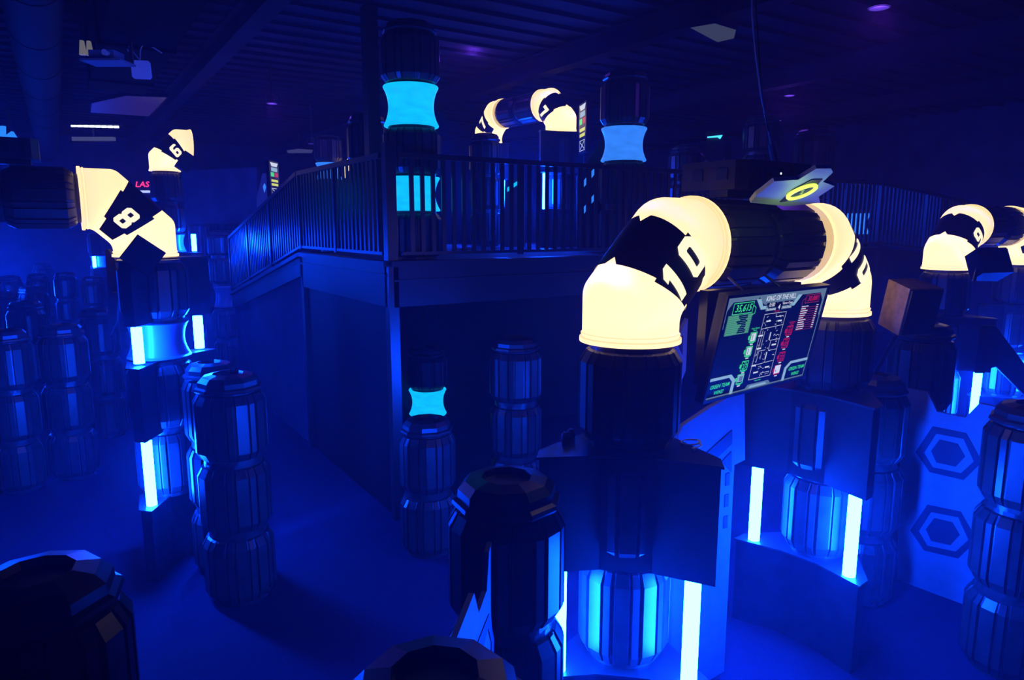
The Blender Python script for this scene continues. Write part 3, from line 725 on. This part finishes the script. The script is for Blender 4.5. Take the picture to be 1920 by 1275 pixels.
# hexagon board on the right
hb = at_z(1705, 729, 1.62)
H1 = [(1717, 847), (1749, 799), (1812, 812), (1842, 866), (1807, 900), (1743, 885)]
H1i = [(1733, 849), (1756, 813), (1807, 823), (1826, 865), (1802, 887), (1749, 876)]
H1c = [(1746, 845), (1762, 824), (1796, 832), (1810, 856), (1792, 875), (1756, 867)]
sh = lambda P, du, dv: [(u+du, v+dv) for u, v in P]
def ringmarks(o, i):
    return [[o[k], o[(k+1) % 6], i[(k+1) % 6], i[k]] for k in range(6)]
mk = ringmarks(H1, H1i) + [H1c]
H2, H2i, H2c = sh(H1, -10, 147), sh(H1i, -10, 147), sh(H1c, -10, 147)
mk += ringmarks(H2, H2i) + [H2c]
board('barrier_board', 'pale notched board with two dark hexagons painted on it', hb.xy, (0.1, -1), [(1690, 726), (1739, 735), (1757, 772), (1810, 783), (1836, 756), (1885, 767), (1885, 1000, 0.0), (1690, 1000, 0.0)], mk)
# board under arch 10
da = (p10b-p10a)
board('barrier_board', 'pale board with dark slanted stripes under the arch numbered 10', (p10a+Vector((0, 0.04, 0))).xy, da.xy,
      [(1272, 815), (1280, 799), (1332, 764), (1396, 729), (1397, 862), (1377, 872), (1377, 900, 0.0), (1272, 900, 0.0)],
      [[(1312, 860), (1372, 806), (1372, 832), (1340, 862)], [(1352, 866), (1371, 846), (1371, 885), (1356, 868)], [(1361, 888), (1368, 886), (1367, 909), (1360, 911)], [(1359, 928), (1366, 926), (1365, 949), (1358, 951)], [(1357, 968), (1364, 966), (1363, 989), (1356, 991)]])
# spike of board behind the nearest elbow
board('board_spike', 'pointed grey board tip sticking up behind the elbow numbered 10', (p10a+Vector((0.1, 0.42, 0))).xy, da.xy,
      [(1205, 1000, 0.0), (1240, 760), (1262, 668), (1268, 640), (1290, 597), (1286, 695), (1279, 712), (1270, 790), (1262, 1000, 0.0)], [[(1271, 647), (1280, 629), (1279, 665)]], group=None)
# board between the two nearest bollards
f1 = bz(950, 872); f0 = bz(815, 1217); fd = (f1-f0).xy
board('barrier_board', 'jagged pale board glowing blue between the two nearest bollards', f0.xy, fd,
      [(922, 1016), (917, 1035), (913, 1107), (898, 1149), (889, 1112), (853, 1205), (856, 1275, 0.0), (922, 1275, 0.0)],
      [[(916, 1150), (894, 1205), (893, 1234), (899, 1234), (914, 1178), (920, 1204), (919, 1250), (924, 1250), (925, 1198)]], thick=0.02)
# boards on the platform
bd = at_g(1105, 350, 9.3)
board('striped_board', 'dark leaning board with glowing blue dashes on the platform behind the railing', bd.xy, Rv.xy, [(1082, 440, DZ), (1082, 330), (1128, 262), (1140, 262), (1140, 440, DZ)],
      [[(1095, 338), (1103, 328), (1103, 341), (1095, 351)], [(1109, 321), (1117, 312), (1117, 324), (1109, 334)], [(1095, 388), (1103, 378), (1103, 390), (1095, 401)], [(1109, 370), (1117, 360), (1117, 372), (1109, 382)]], mat='box', mark_mat='azure', group=None)  # dashes glow by themselves in place of paint lit by blacklight
bd = at_g(962, 350, 10.9)
board('striped_board', 'pale board with a glowing slash for tube light, standing between the feet of arch 7', bd.xy, Rv.xy, [(946, 480, DZ), (946, 350), (985, 318), (985, 480, DZ)],
      [[(951, 352), (977, 335), (977, 342), (951, 360)]], mat='board', mark_mat='aqua', group=None)  # glowing slash stands in for tube light on the board
# pale A-shaped boards far left, beyond the ramp railing
bd = at_g(495, 370, 15.5)
board('frame_board', 'pale board shaped like a letter A beyond the ramp railing', bd.xy, Rv.xy, [(481, 430, 0.0), (481, 372), (492, 325), (498, 325), (512, 372), (512, 430, 0.0)],
      [[(493, 350), (496, 343), (499, 350), (496, 362)]], mark_mat='azure', group=None)  # glowing mark stands in for the lit wall behind the gap
# slanted dark barrier at the right edge in front of the far foot of arch 9
bd = at_g(1890, 700, 7.3)
board('slanted_barrier', 'dark slanted barrier in front of the far foot of arch 9', bd.xy, Rv.xy, [(1830, 700), (1842, 610), (1868, 612), (1925, 688), (1925, 745), (1868, 688), (1850, 692), (1846, 700)], mat='box', group=None)
# hexagon outline board far behind the cable
bd = at_g(1345, 300, 13.5)
hx = [(1320, 306), (1331, 281), (1352, 281), (1361, 306), (1361, 330), (1320, 330)]
hi = [(1326, 307), (1334, 285), (1350, 285), (1356, 307), (1356, 328), (1326, 328)]
board('hexagon_board', 'dark board with a violet hexagon outline beyond the railing', bd.xy, Rv.xy, [(1310, 340, DZ), (1310, 268), (1372, 268), (1372, 340, DZ)], [[hx[k], hx[(k+1) % 6], hi[(k+1) % 6], hi[k]] for k in range(6)], mat='box', mark_mat='board', group=None)
# bright blue wedge lamp above it
wl = at_g(1342, 254, 13.25)
o = thing('wedge_lamp', 'small bright blue wedge light above the hexagon outline board', 'lamp', wl, 0)
put('diffuser', MB().slab([at_g(u, v, 13.25)-wl for u, v in ((1327, 256), (1355, 253), (1351, 260), (1347, 257), (1328, 258))], Fv*0.05).mesh('diffuser', glow('blue_wedge_glass', (0.06, 0.6, 1.0), 1.6)), o)
put('housing', MB().slab([at_g(u, v, 13.31)-wl for u, v in ((1325, 300), (1325, 246), (1357, 243), (1357, 300))], Fv*0.05).mesh('housing', M['dark']), o)

# ================================================================ CEILING FIXTURES, DUCTS
def duct(name, label, pts, r, mat): 
    o = put(name, MB().tube(pts, r, 20).mesh(name, M[mat], 40)); tag(o, label, 'duct'); return o
t = thing('round_duct', 'round sheet metal duct running along the ceiling at the left', 'duct', (0.0, 8.6, 5.15))
put('duct_pipe', MB().lathe([(0.27, -5.4), (0.27, 17.8)], 28).mesh('duct_pipe', M['ductm'], 40), t, mat=Matrix.Rotation(R(-90), 4, 'X'))
for i in range(12):
    put('seam_ring', MB().lathe([(0.272, -.012), (0.278, -.006), (0.278, .006), (0.272, .012)], 28, cap0=False, cap1=False).mesh('seam_ring', M['ductm']), t, mat=Matrix.Translation((0, -4.4+i*1.9, 0)) @ Matrix.Rotation(R(-90), 4, 'X'))
for i in range(4):
    put('hanger', MB().box((0, -3+i*5.5, 0.43), (0.03, 0.02, 0.36)).mesh('hanger', M['dark']), t)
# big dark rectangular duct beside it
rd = at_g(240, 100, 9.0)
t = thing('rectangular_duct', 'big black rectangular air duct hung from the ceiling', 'duct', (0.92, 8.9, 4.78))
put('duct_body', MB().box((0, 0.3, 0.45), (0.72, 5.6, 0.8)).mesh('duct_body', M['ductb']), t)
for y in (-2.2, 0, 2.2): put('flange', MB().box((0, y, 0.45), (0.77, 0.05, 0.86)).mesh('flange', M['ductb']), t)
for x, y in ((0.25, -1), (-0.25, 1)): put('hanger', MB().box((x, y, 0.91), (0.03, 0.03, 0.12)).mesh('hanger', M['dark']), t)
# white wireless box with its cables, hung under the duct
wb = at_g(265, 131, 7.9)
t = thing('wireless_box', 'small white wireless box hanging from looping cables', 'network device', wb)
t.matrix_basis = Matrix.Translation(wb) @ Matrix.Rotation(YAW-R(90)+R(12), 4, 'Z') @ Matrix.Rotation(R(8), 4, 'X')
m = MB().rings([[(x, y, z) for x, z in rr(-.095, -.095, .095, .095, .02)] for y in (-.02, .02)])
put('housing', m.mesh('housing', M['white']), t)
wc = principled('grey_cable', (0.40, 0.40, 0.42), 0.4)
def hang(p0, p1, sag, side, n=12):
    p0 = Vector(p0); p1 = Vector(p1)
    return [p0.lerp(p1, i/n) + Vector((side*math.sin(math.pi*i/n), 0, sag*math.sin(math.pi*i/n))) for i in range(n+1)]
put('cable', MB().tube(hang((0, 0, .09), (.20, .12, 4.765-wb.z), .12, -.06), .007, 6).mesh('cable', wc), t)
put('cable', MB().tube(hang((0, 0, .09), (-.14, .12, 4.765-wb.z), .10, -.05), .007, 6).mesh('cable', wc), t)
# projector on a shelf
pj = at_g(202, 108, 7.6)
t = thing('projector', 'small projector on a pale shelf below the black duct', 'projector', pj, YAW-R(90))
put('shelf', MB().box((0, 0, -.05), (0.42, 0.3, 0.02)).mesh('shelf', M['grey']), t)
put('body', MB().box((-.01, 0, .01), (0.26, 0.2, 0.09)).mesh('body', principled('blue_grey_plastic', (0.12, 0.25, 0.42), 0.5)), t)
put('lens', MB().lathe([(0.03, 0), (0.03, 0.05)], 16).mesh('lens', M['white']), t, mat=Matrix.Translation((.05, -.10, .02)) @ Matrix.Rotation(R(90), 4, 'X'))
for x in (-.19, .19): put('bracket', MB().box((x, .12, (4.83-pj.z)/2-0.02), (0.025, 0.025, 4.83-pj.z+0.04)).mesh('bracket', M['dark']), t)
# two small pale lamps left of the projector
for i, (u, v) in enumerate(((155, 93), (168, 94))):
    p = at_g(u, v, 8.5)
    t = thing('work_light', 'small warm lamp strip hanging left of the projector, %s one' % ('outer' if i == 0 else 'inner'), 'lamp', p, YAW-R(90))
    put('reflector', MB().rings([[(-.015, -.02, .10), (.015, -.02, .10), (.015, .02, .10), (-.015, .02, .10)], [(-.035, -.02, -.06), (.035, -.02, -.06), (.035, .02, -.06), (-.035, .02, -.06)]]).mesh('reflector', glow('warm_strip_glass', (0.6, 0.55, 0.5), 0.22)), t)
    put('stem', MB().box((0, .0, .44), (0.02, 0.02, 0.72)).mesh('stem', M['dark']), t)

def ceiling_panel(label, uvs, z, mat, name='glowing_ceiling_panel', cat='ceiling light'):
    P = [at_z(u, v, z) for u, v in uvs]; c = sum(P, Vector())/len(P)
    t = thing(name, label, cat, c)
    put('diffuser', MB().slab([p-c for p in P], Vector((0, 0, 0.03))).mesh('diffuser', mat), t)
    f = MB()
    for k in range(len(P)):
        a, b_ = P[k]-c, P[(k+1) % len(P)]-c
        f.slab([a, b_, b_*1.05, a*1.05], Vector((0, 0, 0.06)))
    put('frame', f.mesh('frame', M['ceiling']), t)
    put('hanger', MB().box((0, 0, (HC-c.z)/2+0.02), (0.04, 0.04, HC-c.z)).mesh('hanger', M['dark']), t)
    return t
ceiling_panel('large violet ceiling panel below the white wireless box', [(172, 194), (236, 180), (312, 183), (279, 218), (170, 211)], 4.9, glow('violet_panel_glow', (0.25, 0.13, 1.0), 0.055))  # no lamp: faint violet glow stands in for hazy light on the panel
ceiling_panel('pale grey ceiling panel beside the hanging cable', [(1294, 52), (1340, 44), (1380, 56), (1376, 72), (1345, 79)], 5.2, glow('grey_panel_glow', (0.55, 0.65, 0.85), 0.07))  # air diffuser, the dim light falling on it put in as glow
ceiling_panel('dim ceiling panel beyond the drum stack near the ramp top', [(538, 282), (560, 279), (587, 281), (584, 287), (540, 287)], 5.2, glow('dim_panel', (0.4, 0.4, 1.0), 0.10))
# louvred strip light and the dull fitting under it
st = at_g(178, 236, 19.0)
t = thing('strip_light', 'bright louvred strip light far back on the left', 'ceiling light', st, YAW-R(90))
put('housing', MB().box((0, 0.05, 0.06), (1.4, 0.2, 0.08)).mesh('housing', M['dark']), t)
for i in range(8): put('diffuser', MB().box((-0.56+i*0.16, 0, -0.004*i), (0.125, 0.05, 0.055)).mesh('diffuser', glow('white_strip_glass', (0.85, 0.9, 1.0), 1.6)), t)
put('hanger', MB().box((0, 0.05, (HC-st.z)/2+0.05), (0.04, 0.04, HC-st.z-0.1)).mesh('hanger', M['dark']), t)
st = at_g(176, 261, 19.4)
t = thing('strip_light', 'dull grey strip fitting below the bright louvred strip light', 'ceiling light', st, YAW-R(90))
put('diffuser', MB().box((0, 0, 0), (1.12, 0.12, 0.11)).mesh('diffuser', glow('dull_strip_reflected_glow', (0.4, 0.42, 0.8), 0.13)), t)  # lamp is off, faint glow stands in for reflected light
put('housing', MB().box((0, 0.02, -0.075), (1.25, 0.16, 0.04)).mesh('housing', M['dark']), t)
put('hanger', MB().box((0, 0.03, 0.4), (0.04, 0.04, 0.7)).mesh('hanger', M['dark']), t)
# round ceiling spots; violet point lamps added to tint the upper haze
def spot(u, v, g, label, watts=0):
    p = at_g(u, v, g)
    t = thing('ceiling_spot', label, 'ceiling light', p, 0, 'round ceiling lamps')
    put('lens', MB().lathe([(0.085, 0), (0.09, 0.01)], 20).mesh('lens', M['uv']), t)
    put('can', MB().lathe([(0.10, 0.006), (0.10, 0.14), (0.02, 0.16), (0.02, HC-p.z)], 20).mesh('can', M['dark']), t)
    if watts: lamp('added_violet_lamp', p-Vector((0, 0, 0.12)), (0.20, 0.05, 1.0), watts, 0.1)
spot(1648, 16, 7.0, 'round violet ceiling lamp near the upper edge, beyond the cable', UV_W*1.2)
spot(888, 94, 12.0, 'small round ceiling lamp above the left elbow of arch 7', UV_W*0.9)
spot(510, 195, 13.0, 'small round ceiling lamp above the ramp railing', UV_W)
spot(585, 270, 17.0, 'tiny round ceiling lamp over the drum stack at the ramp top', 0)
spot(1480, 180, 14.0, 'added violet ceiling lamp over the far end of the long railing', UV_W*1.2)  # unseen lamp, added for the violet tint up there

# cable that drops to the sensor box
ce = Vector((3.66, 2.72, 2.321+EZ+0.29+0.15)); ct = at_g(1410, -40, 4.35)
t = thing('hanging_cable', 'thin cables dropping from the ceiling to the sensor box on arch 10', 'cable', ce)
cpts = [ct, at_g(1411, 30, 4.35), at_g(1417, 100, 4.33), at_g(1428, 180, 4.31), at_g(1440, 240, 4.29), ce]
put('cord', MB().tube([p-ce for p in cpts], 0.007, 6).mesh('cord', wc), t)
put('cord', MB().tube([p-ce + Vector((0.015+0.02*math.sin(i*1.3), 0, 0)) for i, p in enumerate(cpts)], 0.006, 6).mesh('cord', M['dark']), t)
put('sleeve', MB().tube([at_g(1446, 270, 4.28)-ce, Vector((0, 0, 0.0))], 0.022, 8).mesh('sleeve', M['grey']), t)
put('clip', MB().box((0, 0, 0.012), (0.05, 0.04, 0.024)).mesh('clip', M['white']), t)

# ================================================================ FAR END OF THE HALL
lz = at_g(275, 346, 21.5)
t = thing('neon_sign', 'red glowing sign lettered LASER, half hidden behind the elbow numbered 6', 'sign', lz, YAW-R(90))
put('backing', MB().box((0.1, 0.06, -0.08), (1.6, 0.04, 0.75)).mesh('backing', M['dark']), t)
vv, ff = text_mesh('LASER', 0.23, 0.2)
mb_ = MB(); mb_.v = [(v[0]*1.15, -v[2], v[1]) for v in vv]; mb_.f = ff
lt = bpy.data.meshes.new('lettering'); lt.from_pydata(mb_.v, [], mb_.f); lt.materials.append(glow('red_neon', (1.0, 0.03, 0.12), 2.2)); put('lettering', lt, t)
put('underline', MB().box((0.02, 0, -0.21), (0.75, 0.02, 0.07)).box((0.36, 0, -0.27), (0.07, 0.02, 0.1)).mesh('underline', glow('pale_neon', (0.5, 0.55, 1.0), 1.2)), t)
put('post', MB().box((0.1, 0.1, -(lz.z+0.0)/2), (0.2, 0.05, lz.z)).mesh('post', M['dark']), t)
# upper booth beyond arch 6, with a short railing below
q0, q1 = at_g(342, 340, 17.5), at_g(482, 340, 16.5)
def booth():
    t = thing('upper_booth', 'violet-grey booth wall on the far upper level behind arch 6', 'booth', (q0.x, q0.y, 0))
    d = (q1-q0).xy.to_3d(); n = Vector((-d.y, d.x, 0)).normalized()
    m = MB().slab([Vector((0, 0, 2.95)), d+Vector((0, 0, 2.95)), d+Vector((0, 0, 4.25)), Vector((0, 0, 4.25))], n*0.1)
    put('wall_board', m.mesh('wall_board', principled('violet_grey_board', (0.10, 0.085, 0.14), 0.6, 0.3, noise=0.2, scale=2)), t)
    m = MB().slab([Vector((0, 0, 1.75)), d+Vector((0, 0, 1.75)), d+Vector((0, 0, 1.95)), Vector((0, 0, 1.95))], n*2.0)
    put('floor_slab', m.mesh('floor_slab', M['dark']), t)
    for f_ in (0.02, 0.5, 0.98):
        m = MB().box(d*f_ + n*0.1 + Vector((0, 0, 1.48)), (0.12, 0.12, 2.95)); put('post', m.mesh('post', M['dark']), t)
booth()
railing((q0.x+0.05, q0.y-0.35, 1.955), (q1.x, q1.y-0.35, 1.955), 'distant short railing under the booth wall behind arch 6')
# small items on the lid of the nearest tower
tl = p10a + Rv*0.31 - Fv*0.10; tl.z = 1.803
t = thing('cable_coil', 'small coil of pale cable lying on the tower of the nearest elbow', 'cable', tl)
ring = [(0.055*math.cos(2*math.pi*i/24), 0.04*math.sin(2*math.pi*i/24), 0.007) for i in range(25)]
put('cord', MB().tube(ring+[(0.0, -0.07, 0.008), (-0.06, -0.09, 0.008)], 0.005, 6).mesh('cord', M['white']), t)
put('plug', MB().box((-0.075, -0.092, 0.010), (0.04, 0.014, 0.014), 0.3).mesh('plug', M['white']), t)
tl = p10a - Rv*0.33 - Fv*0.05; tl.z = 1.803
t = thing('knob_cluster', 'two small dark knobs on the tower lid under the nearest elbow', 'knob', tl)
for i, (x, y) in enumerate(((0, 0), (0.06, 0.03))): put('knob', MB().lathe([(0.02, 0), (0.02, 0.03), (0.012, 0.045)], 12).mesh('knob', M['grey']), t, (x, y, 0))

tg6 = Vector((p6.x+0.20, p6.y-0.25, 3.72))
put('bracket', MB().tube([(0, 0.1, 0), o6.matrix_basis.inverted() @ tg6], 0.02, 6).mesh('bracket', M['dark']), o6)
# panel at the left edge, tube light on it put in as its own glow
pl = at_g(20, 263, 13.0)
t = thing('lit_panel_glow', 'slanted blue panel with tube light put in as glow at the frame edge above arch 8', 'lamp', pl)
put('diffuser', MB().slab([at_g(u, v, 13.0)-pl for u, v in ((-14, 236), (7, 236), (7, 256), (21, 246), (33, 264), (33, 282), (18, 282), (-14, 258))], Fv*0.06).mesh('diffuser', glow('blue_lit_panel_glow', (0.02, 0.22, 1.0), 1.2)), t)
put('post', MB().box((0, 0.15, (HC-pl.z)/2), (0.05, 0.05, HC-pl.z)).mesh('post', M['dark']), t)
# a further arch, only the shoulder of one elbow shows between the stacks
pe = at_g(667, 280, 14.5)
arch(pe, pe + Vector((1.97, 0, 0)), 3.88, '', 'distant unnumbered elbow peeping out between two dark drum stacks by the steel column', -1, elbows=(1,), n_drum=0)
pillar(pe, 0, 'distant tower under the elbow peeping out by the steel column', [('drum', 0, .97), ('drum', .97, 1.94), ('drum', 1.94, 2.9), ('drum', 2.9, 3.87)], (), r=0.24)
pillar(at_g(-70, 480, 19.5), R(25), 'added light tower far back beyond the bollards outside the frame', [('box', 0, .62), ('gap', .62, 1.2), ('box', 1.2, 1.79), ('waist', 1.81, 2.13), ('box', 2.13, 2.66)], L=0.42)  # unseen tower added to brighten the haze by the far wall

# dark fin on the tower of arch 8
t8 = bpy.data.objects['light_tower.002']
b0 = at_g(210, 550, 6.0); mi = (Matrix.Translation(t8.location) @ Matrix.Rotation(t8.rotation_euler.z, 4, 'Z')).inverted()
fin = [on_plane(u, v, b0, Fv) for u, v in ((197, 470), (203, 467), (216, 488), (221, 540), (219, 600), (206, 629), (203, 600), (200, 520))]
put('side_fin', MB().slab([mi @ p for p in fin], mi.to_3x3() @ (Fv*0.03)).mesh('side_fin', M['box']), t8)
put('fin_bracket', MB().tube([mi @ at_g(212, 550, 6.01), mi @ at_g(245, 550, 6.01)], 0.02, 6).mesh('fin_bracket', M['dark']), t8)
